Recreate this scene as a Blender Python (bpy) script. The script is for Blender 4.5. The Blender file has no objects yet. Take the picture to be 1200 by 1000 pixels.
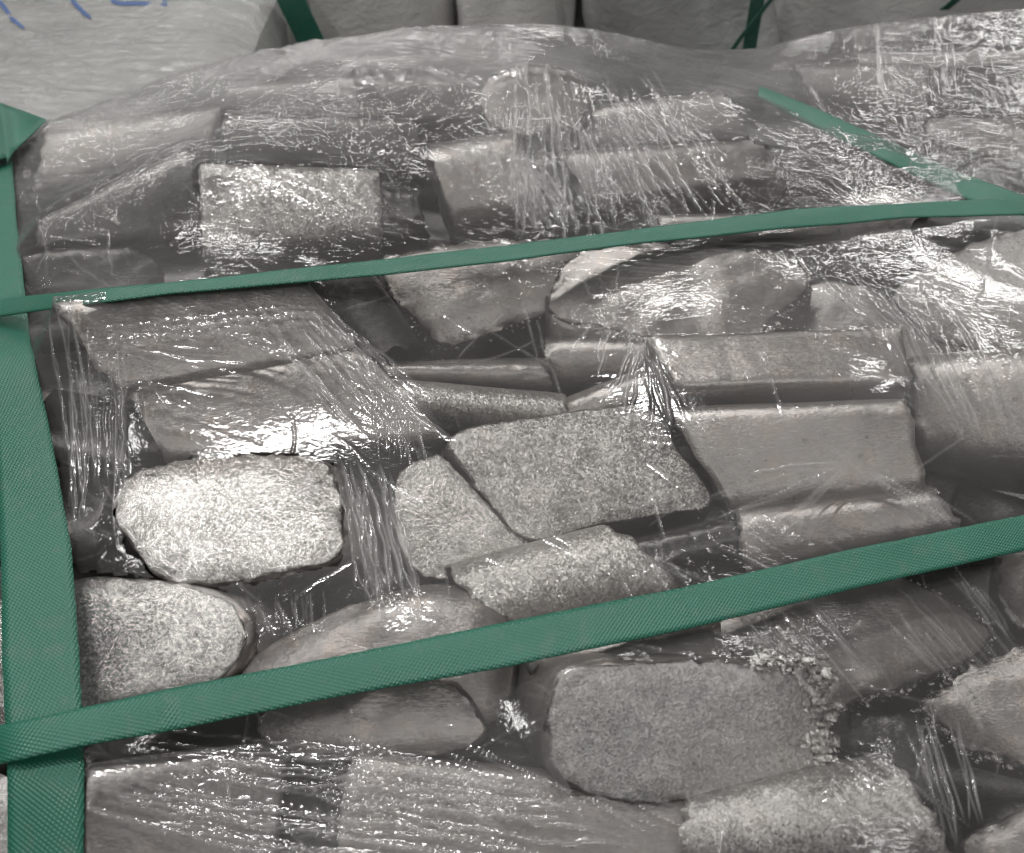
import bpy, math, random
import numpy as np
from mathutils import Vector, noise
from mathutils.bvhtree import BVHTree
random.seed(7); rng = np.random.default_rng(11)
sc = bpy.context.scene; col = sc.collection
# ---------------------------------------------------------------- camera
HC = 0.344; PITCH = math.radians(45); F = 1100.0
cd = bpy.data.cameras.new('camera'); cam = bpy.data.objects.new('camera', cd); col.objects.link(cam)
cam.location = (0, 0, HC); cam.rotation_euler = (math.radians(90) - PITCH, 0, 0)
cd.sensor_width = 36; cd.lens = 36 * F / 1200; cd.clip_start = .01; cd.clip_end = 60
cd.dof.use_dof = True; cd.dof.focus_distance = .46; cd.dof.aperture_fstop = 13.0
sc.camera = cam
# ---------------------------------------------------------------- world and lamps (a dim hall: ceiling lamps, plus unseen ones added for fill and glints)
w = bpy.data.worlds.new('World'); sc.world = w; w.use_nodes = True
w.node_tree.nodes['Background'].inputs[0].default_value = (1, .992, .985, 1)
w.node_tree.nodes['Background'].inputs[1].default_value = .20
def lamp(name, loc, target, sx, sy, power, colr=(1, .985, .965)):
    d = bpy.data.lights.new(name, 'AREA'); d.shape = 'RECTANGLE'; d.size = sx; d.size_y = sy; d.energy = power; d.color = colr
    o = bpy.data.objects.new(name, d); col.objects.link(o); o.location = loc
    o.rotation_euler = (Vector(target) - Vector(loc)).to_track_quat('-Z', 'Y').to_euler()
    return o
lamp('ceiling_or_added_lamp', (-.55, 1.28, 2.6), (-.1, .4, 0), .5, .14, 38)
lamp('ceiling_or_added_lamp', (1.3, 2.6, 2.6), (0, .45, 0), .6, .14, 10)
lamp('ceiling_or_added_lamp', (-1.7, .3, 2.6), (0, .45, 0), 1.2, .2, 24)
lamp('ceiling_or_added_lamp', (.3, -1.6, 2.7), (0, .45, 0), 1.8, .3, 22)  # unseen fill behind the camera, added to brighten faces turned this way
lamp('ceiling_or_added_lamp', (-1.6, 5.2, 2.7), (0, .6, 0), 1.3, .12, 30)  # far lamp, unseen, added so the upper film glints
lamp('ceiling_or_added_lamp', (-2.5, 4.0, 2.7), (0, .6, 0), 1.2, .1, 20)  # unseen, added off to the left for specks on the upper film
lamp('ceiling_or_added_lamp', (2.7, 3.8, 2.7), (0, .6, 0), 1.2, .1, 20)  # right-hand counterpart, also unseen and added for film specks
lamp('ceiling_or_added_lamp', (.3, 5.6, 2.7), (0, .6, 0), 1.3, .12, 30)  # second far lamp added for film glints, out of view
lamp('ceiling_or_added_lamp', (2.4, 5.0, 2.7), (0, .6, 0), 1.3, .12, 30)  # third far lamp added for film glints, out of view
sc.view_settings.view_transform = 'Standard'; sc.view_settings.look = 'None'
sc.view_settings.exposure = -.17; sc.view_settings.gamma = 1
sc.cycles.transparent_max_bounces = 16; sc.cycles.max_bounces = 8
# ---------------------------------------------------------------- camera arithmetic, for tracing positions
sp, cp = math.sin(PITCH), math.cos(PITCH)
FW = Vector((0, cp, -sp)); UP = Vector((0, sp, cp)); RT = Vector((1, 0, 0)); CAM = Vector((0, 0, HC))
def ray(px, py): return (FW * F + RT * (px - 600) + UP * (500 - py)).normalized()
def at(px, py, z):
    r = ray(px, py); return CAM + r * ((z - HC) / r.z)
def on_plane(px, py, P, N):
    r = ray(px, py); return CAM + r * ((P - CAM).dot(N) / r.dot(N))
def to_px(X, Y, Z):
    zc = Y * cp - (Z - HC) * sp
    yc = Y * sp + (Z - HC) * cp
    return 600 + F * X / zc, 500 - F * yc / zc
# ---------------------------------------------------------------- materials
def mat(name):
    m = bpy.data.materials.new(name); m.use_nodes = True; nt = m.node_tree; nt.nodes.clear()
    return m, nt
class G:
    def __init__(s, nt): s.nt = nt
    def n(s, typ, **kw):
        nd = s.nt.nodes.new(typ)
        for k, v in kw.items():
            if k.startswith('_'): setattr(nd, k[1:], v)
        for k, v in kw.items():
            if not k.startswith('_'):
                key = int(k[1:]) if k[0] == 'i' and k[1:].isdigit() else k.replace('__', ' ')
                if hasattr(v, 'is_output'): s.nt.links.new(v, nd.inputs[key])
                else: nd.inputs[key].default_value = v
        return nd
    def math(s, op, a, b=0.0, c=0.0, clamp=False):
        nd = s.n('ShaderNodeMath', _operation=op, _use_clamp=clamp, i0=a, i1=b)
        if op in ('MULTIPLY_ADD', 'SMOOTH_MIN'):
            if hasattr(c, 'is_output'): s.nt.links.new(c, nd.inputs[2])
            else: nd.inputs[2].default_value = c
        return nd.outputs[0]
    def ramp(s, v, a, b, lo=0.0, hi=1.0):
        return s.n('ShaderNodeMapRange', _clamp=True, i0=v, i1=a, i2=b, i3=lo, i4=hi).outputs[0]
    def mixc(s, f, a, b, mode='MIX'):
        nd = s.nt.nodes.new('ShaderNodeMix'); nd.data_type = 'RGBA'; nd.blend_type = mode
        for k, v in ((0, f), (6, a), (7, b)):
            if hasattr(v, 'is_output'): s.nt.links.new(v, nd.inputs[k])
            else: nd.inputs[k].default_value = v
        return nd.outputs[2]
def metal(name, dark, light, sparkle, rough, bump_scale, grain=(1, 1, 1), stain=.5, metallic=.85, bump=.0004):
    m, nt = mat(name); g = G(nt)
    tc = g.n('ShaderNodeTexCoord').outputs['Object']
    oi = g.n('ShaderNodeObjectInfo')
    mp = g.n('ShaderNodeMapping', Scale=grain, Vector=tc).outputs[0]
    n1 = g.n('ShaderNodeTexNoise', Vector=tc, Scale=22.0, Detail=6.0, Roughness=.62).outputs[0]
    n2 = g.n('ShaderNodeTexNoise', Vector=mp, Scale=bump_scale, Detail=5.0, Roughness=.7).outputs[0]
    n3 = g.n('ShaderNodeTexNoise', Vector=tc, Scale=75.0, Detail=4.0, Roughness=.6).outputs[0]
    vo = g.n('ShaderNodeTexVoronoi', Vector=tc, Scale=bump_scale * 1.05)
    vo2 = g.n('ShaderNodeTexVoronoi', Vector=tc, Scale=bump_scale * .42)
    f = g.math('MULTIPLY_ADD', g.ramp(n1, .3, .7), .5, g.math('MULTIPLY', g.ramp(n2, .38, .62), .6 if sparkle > .2 else .25))
    c = g.mixc(f, dark, light)
    tone = g.math('MULTIPLY_ADD', oi.outputs['Random'], .36, .82)
    c = g.mixc(1.0, c, g.n('ShaderNodeCombineColor', i0=tone, i1=tone, i2=tone).outputs[0], 'MULTIPLY')
    # warm oxide patches, dark pits
    c = g.mixc(g.math('MULTIPLY', g.ramp(n3, .5, .75), stain), c, (light[0] * .95, light[1] * .8, light[2] * .7, 1))
    pit = g.ramp(g.n('ShaderNodeTexNoise', Vector=tc, Scale=240.0, Detail=4.0).outputs[0], .66, .74)
    c = g.mixc(g.math('MULTIPLY', pit, .45), c, (.05, .048, .045, 1))
    # facets: every crystal grain turned its own way
    geo = g.n('ShaderNodeNewGeometry')
    fc = g.n('ShaderNodeVectorMath', _operation='SUBTRACT', i0=vo.outputs['Color'], i1=(.5, .5, .5)).outputs[0]
    fc2 = g.n('ShaderNodeVectorMath', _operation='SUBTRACT', i0=vo2.outputs['Color'], i1=(.5, .5, .5)).outputs[0]
    fs = g.n('ShaderNodeVectorMath', _operation='SCALE', i0=fc); fs.inputs['Scale'].default_value = sparkle
    fs2 = g.n('ShaderNodeVectorMath', _operation='SCALE', i0=fc2); fs2.inputs['Scale'].default_value = sparkle * .45
    bh = g.math('ADD', g.math('MULTIPLY', n2, .7), g.math('MULTIPLY', n3, 1.2))
    b = g.n('ShaderNodeBump', Strength=.8, Distance=bump, Height=bh).outputs[0]
    nn = g.n('ShaderNodeVectorMath', _operation='ADD', i0=b, i1=fs.outputs[0]).outputs[0]
    nn = g.n('ShaderNodeVectorMath', _operation='ADD', i0=nn, i1=fs2.outputs[0]).outputs[0]
    nn = g.n('ShaderNodeVectorMath', _operation='NORMALIZE', i0=nn).outputs[0]
    r = g.math('MULTIPLY_ADD', g.ramp(n1, .3, .7), .16, rough - .08)
    p = g.n('ShaderNodeBsdfPrincipled', Roughness=r, Metallic=metallic, Normal=nn); nt.links.new(c, p.inputs['Base Color'])
    nt.links.new(p.outputs[0], g.n('ShaderNodeOutputMaterial').inputs[0])
    return m
M_SIDE = metal('cast_metal_skin', (.25, .234, .225, 1), (.38, .359, .347, 1), .08, .34, 900, (.3, 1, 1), .55, metallic=.72, bump=.0004)
M_MID = metal('grey_metal_skin', (.18, .171, .165, 1), (.32, .305, .297, 1), .08, .36, 900, (.3, 1, 1), .5, metallic=.6, bump=.0004)
M_ROUGH = metal('rough_metal_skin', (.32, .305, .295, 1), (.56, .54, .52, 1), .5, .32, 1050, stain=.15, metallic=.75, bump=.0006)
M_CUT = metal('broken_metal_face', (.22, .212, .20, 1), (.86, .84, .81, 1), .30, .16, 700, stain=0, bump=.0012)
M_CUTD = metal('dull_broken_metal_face', (.37, .36, .35, 1), (.56, .548, .532, 1), .3, .42, 1000, stain=.1, metallic=.65, bump=.0008)
M_DARK = metal('dark_or_shaded_metal_skin', (.05, .049, .048, 1), (.13, .125, .12, 1), .08, .34, 800, (.3, 1, 1), .2, bump=.0003)  # true colour of the dark ingots; on ingots in gaps it paints in shade

def film_mat(name, milk, gl=1.0, crisp=.0013, opaque=0.0, tint=(.80, .782, .768, 1)):
    m, nt = mat(name); g = G(nt)
    tc = g.n('ShaderNodeTexCoord').outputs['Object']
    at_p = g.n('ShaderNodeAttribute', _attribute_name='pleat').outputs['Fac']
    at_c = g.n('ShaderNodeAttribute', _attribute_name='crinkle').outputs['Fac']
    w1 = g.n('ShaderNodeTexNoise', Vector=tc, Scale=60.0, Detail=3.0).outputs[1]
    wv = g.n('ShaderNodeVectorMath', _operation='MULTIPLY_ADD', i0=w1, i1=(.02, .02, .02), i2=tc).outputs[0]
    mpv = g.n('ShaderNodeMapping', Rotation=(0, 0, -.55), Scale=(.24, 1, 1), Vector=wv).outputs[0]
    v1 = g.n('ShaderNodeTexVoronoi', _feature='DISTANCE_TO_EDGE', Vector=mpv, Scale=190.0).outputs['Distance']
    v2 = g.n('ShaderNodeTexVoronoi', Vector=mpv, Scale=620.0).outputs['Distance']
    nz = g.n('ShaderNodeTexNoise', Vector=mpv, Scale=330.0, Detail=2.0, Roughness=.55).outputs[0]
    h = g.math('ADD', g.math('MULTIPLY', v1, 1.3), g.math('ADD', g.math('MULTIPLY', v2, .5), nz))
    bs = g.math('MULTIPLY_ADD', at_c, .40, .05)
    b = g.n('ShaderNodeBump', Strength=bs, Distance=crisp, Height=h).outputs[0]
    lw = g.n('ShaderNodeLayerWeight', Blend=.35)
    pn = g.n('ShaderNodeTexNoise', Vector=tc, Scale=9.0, Detail=4.0, Roughness=.6).outputs[0]
    edge = g.math('POWER', lw.outputs['Facing'], 3.0)
    mk = g.math('MULTIPLY_ADD', g.ramp(pn, .35, .7), milk * .9, milk * .5)
    mk = g.math('MULTIPLY_ADD', edge, .16, mk)
    mk = g.math('ADD', mk, g.n('ShaderNodeAttribute', _attribute_name='cloud').outputs['Fac'])
    mk = g.math('MULTIPLY_ADD', at_p, .5, mk)
    mk = g.math('MULTIPLY_ADD', at_c, .04, mk)
    mk = g.math('ADD', mk, opaque, clamp=True)
    df = g.n('ShaderNodeBsdfDiffuse', Color=tint, Normal=b).outputs[0]
    tl = g.n('ShaderNodeBsdfTranslucent', Color=tint, Normal=b).outputs[0]
    ml = g.n('ShaderNodeMixShader', i0=.45, i1=df, i2=tl).outputs[0]
    tr = g.n('ShaderNodeBsdfTransparent', Color=(.97, .97, .965, 1)).outputs[0]
    body = g.n('ShaderNodeMixShader', i0=mk, i1=tr, i2=ml).outputs[0]
    gs = g.n('ShaderNodeBsdfGlossy', Color=(1, 1, 1, 1), Roughness=.095, Normal=b).outputs[0]
    fr = g.n('ShaderNodeFresnel', IOR=1.45).outputs[0]
    fr = g.math('MULTIPLY', fr, 1.0 * gl, clamp=True)
    out = g.n('ShaderNodeMixShader', i0=fr, i1=body, i2=gs).outputs[0]
    nt.links.new(out, g.n('ShaderNodeOutputMaterial').inputs[0])
    return m
M_FILM = film_mat('clear_stretch_film', .075)

def strap_mat(name, base):
    m, nt = mat(name); g = G(nt)
    uv = g.n('ShaderNodeUVMap', _uv_map='UVMap').outputs[0]
    mp = g.n('ShaderNodeMapping', Scale=(1, 1, 1), Rotation=(0, 0, math.radians(14)), Vector=uv).outputs[0]
    s = g.n('ShaderNodeSeparateXYZ', Vector=mp)
    k = 2 * math.pi / .0024; k2 = 2 * math.pi / .0020
    a = g.math('SINE', g.math('MULTIPLY', s.outputs[0], k)); bb = g.math('SINE', g.math('MULTIPLY', s.outputs[1], k2))
    h = g.math('MULTIPLY', a, bb)
    tc = g.n('ShaderNodeTexCoord').outputs['Object']
    nz = g.n('ShaderNodeTexNoise', Vector=tc, Scale=14.0, Detail=7.0, Roughness=.65).outputs[0]
    c = g.mixc(g.ramp(nz, .3, .7), (base[0] * .7, base[1] * .78, base[2] * .78, 1), (base[0] * 1.5 + .01, base[1] * 1.12, base[2] * 1.2, 1))
    c = g.mixc(g.ramp(h, -.2, .9, 0, .35), c, (base[0] * 2 + .015, base[1] * 1.35, base[2] * 1.35, 1))
    dn = g.n('ShaderNodeTexNoise', Vector=tc, Scale=120.0, Detail=4.0).outputs[0]
    c = g.mixc(g.ramp(dn, .55, .82, 0, .35), c, (.12, .15, .135, 1))
    b = g.n('ShaderNodeBump', Strength=.6, Distance=.00025, Height=g.math('MULTIPLY_ADD', nz, .4, h)).outputs[0]
    p = g.n('ShaderNodeBsdfPrincipled', Roughness=g.ramp(nz, .3, .7, .28, .5), Normal=b); nt.links.new(c, p.inputs['Base Color'])
    p.inputs['Specular IOR Level'].default_value = .5
    nt.links.new(p.outputs[0], g.n('ShaderNodeOutputMaterial').inputs[0])
    return m
M_STRAP = strap_mat('green_strap_plastic', (.010, .132, .084, 1))
M_STRAPD = strap_mat('dark_green_strap_plastic', (.008, .085, .058, 1))

def plain(name, c1, c2, scale, rough, bump=.001):
    m, nt = mat(name); g = G(nt)
    tc = g.n('ShaderNodeTexCoord').outputs['Object']
    n1 = g.n('ShaderNodeTexNoise', Vector=tc, Scale=scale, Detail=6.0, Roughness=.6).outputs[0]
    c = g.mixc(g.ramp(n1, .3, .7), c1, c2)
    b = g.n('ShaderNodeBump', Strength=.6, Distance=bump, Height=n1).outputs[0]
    p = g.n('ShaderNodeBsdfPrincipled', Roughness=rough, Normal=b); nt.links.new(c, p.inputs['Base Color'])
    nt.links.new(p.outputs[0], g.n('ShaderNodeOutputMaterial').inputs[0])
    return m
M_FLOOR = plain('concrete', (.10, .10, .098, 1), (.17, .168, .16, 1), 9, .8)
M_INK = plain('blue_marker_ink', (.012, .05, .17, 1), (.02, .08, .24, 1), 300, .5)
def pack_mat(name, c1, c2):
    """a load of goods seen through many turns of milky film"""
    m, nt = mat(name); g = G(nt)
    tc = g.n('ShaderNodeTexCoord').outputs['Object']
    mp = g.n('ShaderNodeMapping', Scale=(1, 2.2, 1.6), Rotation=(0, 0, .35), Vector=tc).outputs[0]
    n1 = g.n('ShaderNodeTexNoise', Vector=mp, Scale=6.0, Detail=6.0, Roughness=.6).outputs[0]
    n2 = g.n('ShaderNodeTexNoise', Vector=mp, Scale=45.0, Detail=5.0, Roughness=.65, Distortion=1.0).outputs[0]
    n3 = g.n('ShaderNodeTexNoise', Vector=mp, Scale=150.0, Detail=2.0).outputs[0]
    c = g.mixc(g.ramp(n1, .3, .7), c1, c2)
    b = g.n('ShaderNodeBump', Strength=.5, Distance=.006, Height=g.math('MULTIPLY_ADD', n3, .08, n2)).outputs[0]
    p = g.n('ShaderNodeBsdfPrincipled', Roughness=.17, Normal=b); nt.links.new(c, p.inputs['Base Color'])
    p.inputs['Specular IOR Level'].default_value = .6
    nt.links.new(p.outputs[0], g.n('ShaderNodeOutputMaterial').inputs[0])
    return m
M_PACK = pack_mat('pale_wrapped_load', (.19, .19, .182, 1), (.29, .288, .275, 1))
M_PACKM = pack_mat('grey_wrapped_load', (.42, .415, .40, 1), (.66, .65, .63, 1))
M_PACKL = pack_mat('light_wrapped_load', (.60, .59, .57, 1), (.85, .83, .80, 1))
M_PACKD = pack_mat('dark_wrapped_load', (.26, .265, .26, 1), (.44, .44, .43, 1))
M_PACKK = pack_mat('gap_shade_wrapped_load', (.14, .14, .145, 1), (.26, .255, .25, 1))  # for the load filling the gap: shade of the gap put into the colour

# ---------------------------------------------------------------- helpers
def mesh_obj(name, verts, faces, mats, parent=None, smooth=True, fm=None):
    me = bpy.data.meshes.new(name); me.from_pydata([tuple(v) for v in verts], [], faces)
    for m in (mats if isinstance(mats, (list, tuple)) else [mats]): me.materials.append(m)
    if fm: me.polygons.foreach_set('material_index', fm)
    if smooth: me.polygons.foreach_set('use_smooth', [True] * len(me.polygons))
    me.update()
    o = bpy.data.objects.new(name, me); col.objects.link(o)
    if parent: o.parent = parent
    return o
def tag(o, label, cat, group=None, kind=None):
    if label: o['label'] = label
    if cat: o['category'] = cat
    if group: o['group'] = group
    if kind: o['kind'] = kind
    return o
GI = 'cast metal ingots piled on the pallet'
RANGES = []
BV, BF = [], []          # everything the film and straps lie on
def add_obst(verts, faces):
    b = len(BV); BV.extend(verts); BF.extend([tuple(i + b for i in f) for f in faces])
def disp(vs, amp, sc_, amp2=0.0, seed=0.0):
    out = []
    off = Vector((seed, seed * .7, seed * 1.3))
    for v in vs:
        d = noise.noise_vector(v * sc_ + off) * amp
        if amp2: d += noise.noise_vector(v * sc_ * 6 + off) * amp2
        out.append(v + d)
    return out
def catmull(P, n):
    m = len(P); out = []
    for i in range(m):
        p0, p1, p2, p3 = P[i - 1], P[i], P[(i + 1) % m], P[(i + 2) % m]
        for k in range(8):
            t = k / 8
            out.append(.5 * ((2 * p1) + (p2 - p0) * t + (2 * p0 - 5 * p1 + 4 * p2 - p3) * t * t + (3 * p1 - p0 - 3 * p2 + p3) * t ** 3))
    # even resample
    L = [0]
    for i in range(len(out)): L.append(L[-1] + (out[(i + 1) % len(out)] - out[i]).length)
    res = []; j = 0
    for k in range(n):
        s = L[-1] * k / n
        while L[j + 1] < s: j += 1
        t = (s - L[j]) / max(1e-9, L[j + 1] - L[j])
        res.append(out[j].lerp(out[(j + 1) % len(out)], t))
    return res
def view_normal(px, py, k, side=0.0):
    v = -ray(px, py)
    return (v * k + Vector((side, 0, 1)) * (1 - k)).normalized()

def bar(label, q, z, k=.8, h=.06, n=2.8, mats=(None, None), seed=None, side=0.0, bow=.012, rag=.0019, taper=.0, obst=True, group=GI, SEG=56, LEN=30, ends=True):
    """a cast bar lying on its side: q = its four silhouette corners a, b, c, d (a-b one end, d-c the other)"""
    ms = (mats[0] or M_SIDE, mats[1] or M_CUTD)
    seed = seed if seed is not None else random.random() * 100
    cx = sum(p[0] for p in q) / 4; cy = sum(p[1] for p in q) / 4
    N = view_normal(cx, cy, k, side); P = at(cx, cy, z)
    a, b, c, d = [on_plane(x, y, P, N) for x, y in q]
    rings = []
    us = [0, 0, .012, .03] + [(i + 1) / (LEN + 1) * .94 + .03 for i in range(LEN)] + [.97, .988, 1, 1]
    ss = [.5, .965, .992, 1] + [1] * LEN + [1, .992, .965, .5]
    for u, s in zip(us, ss):
        L = a.lerp(d, u); R = b.lerp(c, u); W = (R - L) / 2 * s; C = (L + R) / 2
        ln = ((c + d) / 2 - (a + b) / 2).normalized()
        Nn = (N - ln * N.dot(ln)).normalized()
        bw = 1 + bow * math.sin(math.pi * u)
        hh = h / 2 * s * bw
        ring = []
        for i in range(SEG):
            t = 2 * math.pi * i / SEG; ct, st = math.cos(t), math.sin(t)
            x = math.copysign(abs(ct) ** (2 / n), ct); y = math.copysign(abs(st) ** (2 / n), st)
            ring.append(C + W * bw * x + Nn * hh * y)
        rings.append(ring)
    m = len(rings); E = []
    for r, ring in enumerate(rings):
        e = rag if r in (1, 2, m - 2, m - 3) else rag * .35
        if e:
            ax = ((c + d) / 2 - (a + b) / 2).normalized()
            ring = [v + ax * e * 2.2 * noise.noise(v * 210 + Vector((seed, 0, 0))) + N * e * noise.noise(v * 300 + Vector((0, seed, 0))) for v in ring]
        E.extend(ring)
    vs = disp(E, .0008, 22, .0001, seed)
    fs, fm = [], []
    for r in range(m - 1):
        for i in range(SEG):
            j = (i + 1) % SEG
            fs.append((r * SEG + i, r * SEG + j, (r + 1) * SEG + j, (r + 1) * SEG + i)); fm.append(1 if r == 0 or r == m - 2 else 0)
    for r in (0, m - 1):
        vs.append(sum((vs[r * SEG + i] for i in range(SEG)), Vector()) / SEG); ci = len(vs) - 1
        for i in range(SEG):
            j = (i + 1) % SEG
            fs.append((ci, r * SEG + j, r * SEG + i) if r == 0 else (ci, r * SEG + i, r * SEG + j)); fm.append(1)
    # origin at the bar's own middle
    mid = (a + b + c + d) / 4 - N * 0
    if ends:
        o = mesh_obj('metal_ingot', [v - mid for v in vs[:m * SEG]], [f for f, k_ in zip(fs, fm) if k_ == 0], [ms[0]]); o.location = mid
        for e_, r0 in ((0, 0), (1, m - 2)):
            ids = list(range(r0 * SEG, (r0 + 2) * SEG)) + [m * SEG + e_]; mp_ = {a_: b_ for b_, a_ in enumerate(ids)}
            ff = [tuple(mp_[i] for i in f) for f, k_ in zip(fs, fm) if k_ == 1 and all(i in mp_ for i in f)]
            mesh_obj('end_face', [vs[i] - mid for i in ids], ff, [ms[1]], parent=o)
    else:
        o = mesh_obj('metal_ingot', [v - mid for v in vs], fs, ms, fm=fm); o.location = mid
    if obst: b0 = len(BV); add_obst(vs, fs); RANGES.append((o, b0, len(BV)))
    tag(o, label, 'ingot', group); return o

def chunk(label, poly, z, k=.8, L=.1, N=None, D=None, side=0.0, round_=.08, dome=.004, mats=(None, None), rag=.0014, relief=.0012, seed=None, obst=True, back=.9, cut=True, burr=None, group=GI):
    """an ingot seen end-on or a broken lump: poly = outline of the face turned to us; the body runs back along D"""
    ms = (mats[0] or M_SIDE, mats[1] or M_CUT)
    seed = seed if seed is not None else random.random() * 100
    cx = sum(p[0] for p in poly) / len(poly); cy = sum(p[1] for p in poly) / len(poly)
    N = Vector(N).normalized() if N else view_normal(cx, cy, k, side); P = at(cx, cy, z)
    D = Vector(D).normalized() if D else -N
    o0 = catmull([on_plane(x, y, P, N) for x, y in poly], 96)
    cen = sum(o0, Vector()) / len(o0)
    SEG = 96; rings = []
    # cap, centre outwards
    cs = [.05, .12, .2, .28, .36, .44, .52, .6, .67, .74, .8, .85, .9, .94, .97]
    rad = sum((v - cen).length for v in o0) / SEG
    for s in cs:
        rings.append([cen + (v - cen) * s + N * dome * (1 - s ** 4) for v in o0])
    ncap = len(rings)
    def off(v, amt):   # inward shift
        return cen + (v - cen) * (1 - amt / rad)
    rr = round_ * rad
    ne = 5
    for i in range(1, ne + 1):
        t = i / ne * math.pi / 2
        rings.append([off(v, rr * (1 - math.sin(t)) * .6) + D * rr * (1 - math.cos(t)) for v in o0])
    nb = 12
    for i in range(1, nb + 1):
        t = i / nb; s = 1 + (back - 1) * t + .03 * math.sin(math.pi * t)
        rings.append([cen + (v - cen) * s + D * (rr + (L - rr) * t) for v in o0])
    rings.append([cen + (v - cen) * back * .6 + D * L * 1.01 for v in o0])
    vs = []
    for r, ring in enumerate(rings):
        if r < ncap:
            s = cs[r]
            ring = [v + N * relief * (.8 * noise.noise(v * 70 + Vector((seed, 0, 0))) + 1.2 * noise.noise(v * 25 + Vector((seed, 3, 0)))) for v in ring]
        if ncap - 2 <= r <= ncap + 2:
            ring = [v + (v - cen).normalized() * rag * (noise.noise(v * 170 + Vector((0, seed, 0))) + .7 * noise.noise(v * 420 + Vector((0, seed, 0)))) + N * rag * .8 * noise.noise(v * 300 + Vector((seed, 9, 0))) for v in ring]
        vs.extend(ring)
    vs = disp(vs, .0010, 26, .0002, seed)
    m = len(rings)
    cf, bf = [], []
    vs.append(sum((vs[i] for i in range(SEG)), Vector()) / SEG); c0 = len(vs) - 1
    vs.append(sum((vs[(m - 1) * SEG + i] for i in range(SEG)), Vector()) / SEG); c1 = len(vs) - 1
    nrm = sum(((o0[i] - cen).cross(o0[(i + 1) % SEG] - cen) for i in range(SEG)), Vector())
    flip = nrm.dot(N) < 0
    def fc(t): return tuple(reversed(t)) if flip else t
    for i in range(SEG): cf.append(fc((c0, i, (i + 1) % SEG))); bf.append(fc((c1, (m - 1) * SEG + (i + 1) % SEG, (m - 1) * SEG + i)))
    for r in range(m - 1):
        for i in range(SEG):
            j = (i + 1) % SEG
            (cf if r < ncap else bf).append(fc((r * SEG + i, (r + 1) * SEG + i, (r + 1) * SEG + j, r * SEG + j)))
    mid = cen + D * L * .5
    b0 = len(BV)
    if obst: add_obst(vs, cf + bf)
    def sub(faces):
        ids = sorted({i for f in faces for i in f}); mp = {a: b for b, a in enumerate(ids)}
        return [vs[i] - mid for i in ids], [tuple(mp[i] for i in f) for f in faces]
    if cut:
        v_, f_ = sub(bf); o = mesh_obj('metal_ingot', v_, f_, [ms[0]])
        v_, f_ = sub(cf); cobj = mesh_obj('cut_face', v_, f_, [ms[1]], parent=o)
    else:
        v_, f_ = sub(cf + bf); o = mesh_obj('metal_ingot', v_, f_, [ms[0]])
    if burr:
        cv, cf_ = [], []
        rr_ = random.Random(seed)
        ico = [(0,0,1),(.9,0,.4),(.28,.85,.4),(-.72,.53,.4),(-.72,-.53,.4),(.28,-.85,.4),(.72,.53,-.4),(-.28,.85,-.4),(-.9,0,-.4),(-.28,-.85,-.4),(.72,-.53,-.4),(0,0,-1)]
        icf = [(0,1,2),(0,2,3),(0,3,4),(0,4,5),(0,5,1),(1,6,2),(2,7,3),(3,8,4),(4,9,5),(5,10,1),(6,7,2),(7,8,3),(8,9,4),(9,10,5),(10,6,1),(11,7,6),(11,8,7),(11,9,8),(11,10,9),(11,6,10)]
        for (f0, f1, cnt, sz) in burr:
            for _ in range(cnt):
                t = rr_.uniform(f0, f1) % 1; v = o0[int(t * SEG)]; v = v + (v - cen).normalized() * rr_.gauss(-.0008, sz * 1.3) + N * rr_.gauss(.0005, sz * .7) + D * rr_.uniform(0, rr * .6)
                r_ = sz * (.15 + .95 * rr_.random() ** 2.2); b0 = len(cv); sx = Vector((rr_.uniform(.5, 1.5), rr_.uniform(.5, 1.4), rr_.uniform(.4, 1)))
                for q_ in ico: cv.append(v + Vector((q_[0] * sx.x, q_[1] * sx.y, q_[2] * sx.z)) * r_ * rr_.uniform(.6, 1.3) - mid)
                cf_ += [tuple(i + b0 for i in f) for f in icf]
        tag(mesh_obj('burr', cv, cf_, [M_ROUGH], parent=o, smooth=False), None, None, kind='stuff')
    o.location = mid; RANGES.append((o, b0, len(BV)))
    tag(o, label, 'ingot', group); return o

# ---------------------------------------------------------------- ground and base
gv = [(-12, -6, -.75), (12, -6, -.75), (12, 18, -.75), (-12, 18, -.75)]
tag(mesh_obj('floor', gv, [(0, 1, 2, 3)], M_FLOOR, smooth=False), 'grey concrete floor below the pallets', None, kind='structure')

# ---------------------------------------------------------------- the ingots
#INGOTS
D_ = M_MID
S, R_, C_, K_ = M_SIDE, M_ROUGH, M_CUT, M_DARK
# middle rows
chunk('bright sparkling ingot end at left of the pile, glaring white in the light', [(150,556),(235,536),(340,533),(388,545),(400,580),(407,620),(398,655),(330,675),(235,688),(185,680),(150,640),(130,600)], -.008, N=(.096,-.19,.98), D=(.42,.34,-.84), L=.095, round_=.1, mats=(S, C_), rag=.0020, dome=.0065, seed=3)
chunk('pale rough ingot end beside the upright strap, above the long strap crossing', [(60,690),(110,676),(200,682),(265,700),(293,730),(290,765),(262,800),(200,830),(110,845),(20,850),(-30,790),(-10,720)], -.022, N=(-.12,-.36,.92), D=(.3,.5,-.8), L=.09, mats=(S, C_), dome=.006, seed=8)
bar('long warm grey slab under the film, upper left of the pile', [(72,368),(150,478),(422,430),(354,336)], .010, k=.62, h=.05, n=6, bow=.005, mats=(S, M_ROUGH), seed=5, rag=.002)
bar('grey slab with clean corners just above the glaring ingot end', [(158,470),(205,556),(518,532),(415,420)], -.018, k=.56, h=.05, n=6, bow=.005, mats=(S, S), seed=15, rag=.0008)
bar('small dark grey block in the gap left of the clean cornered slab', [(135,470),(160,560),(215,556),(190,478)], -.035, k=.5, h=.05, n=4, mats=(K_, K_))
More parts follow.
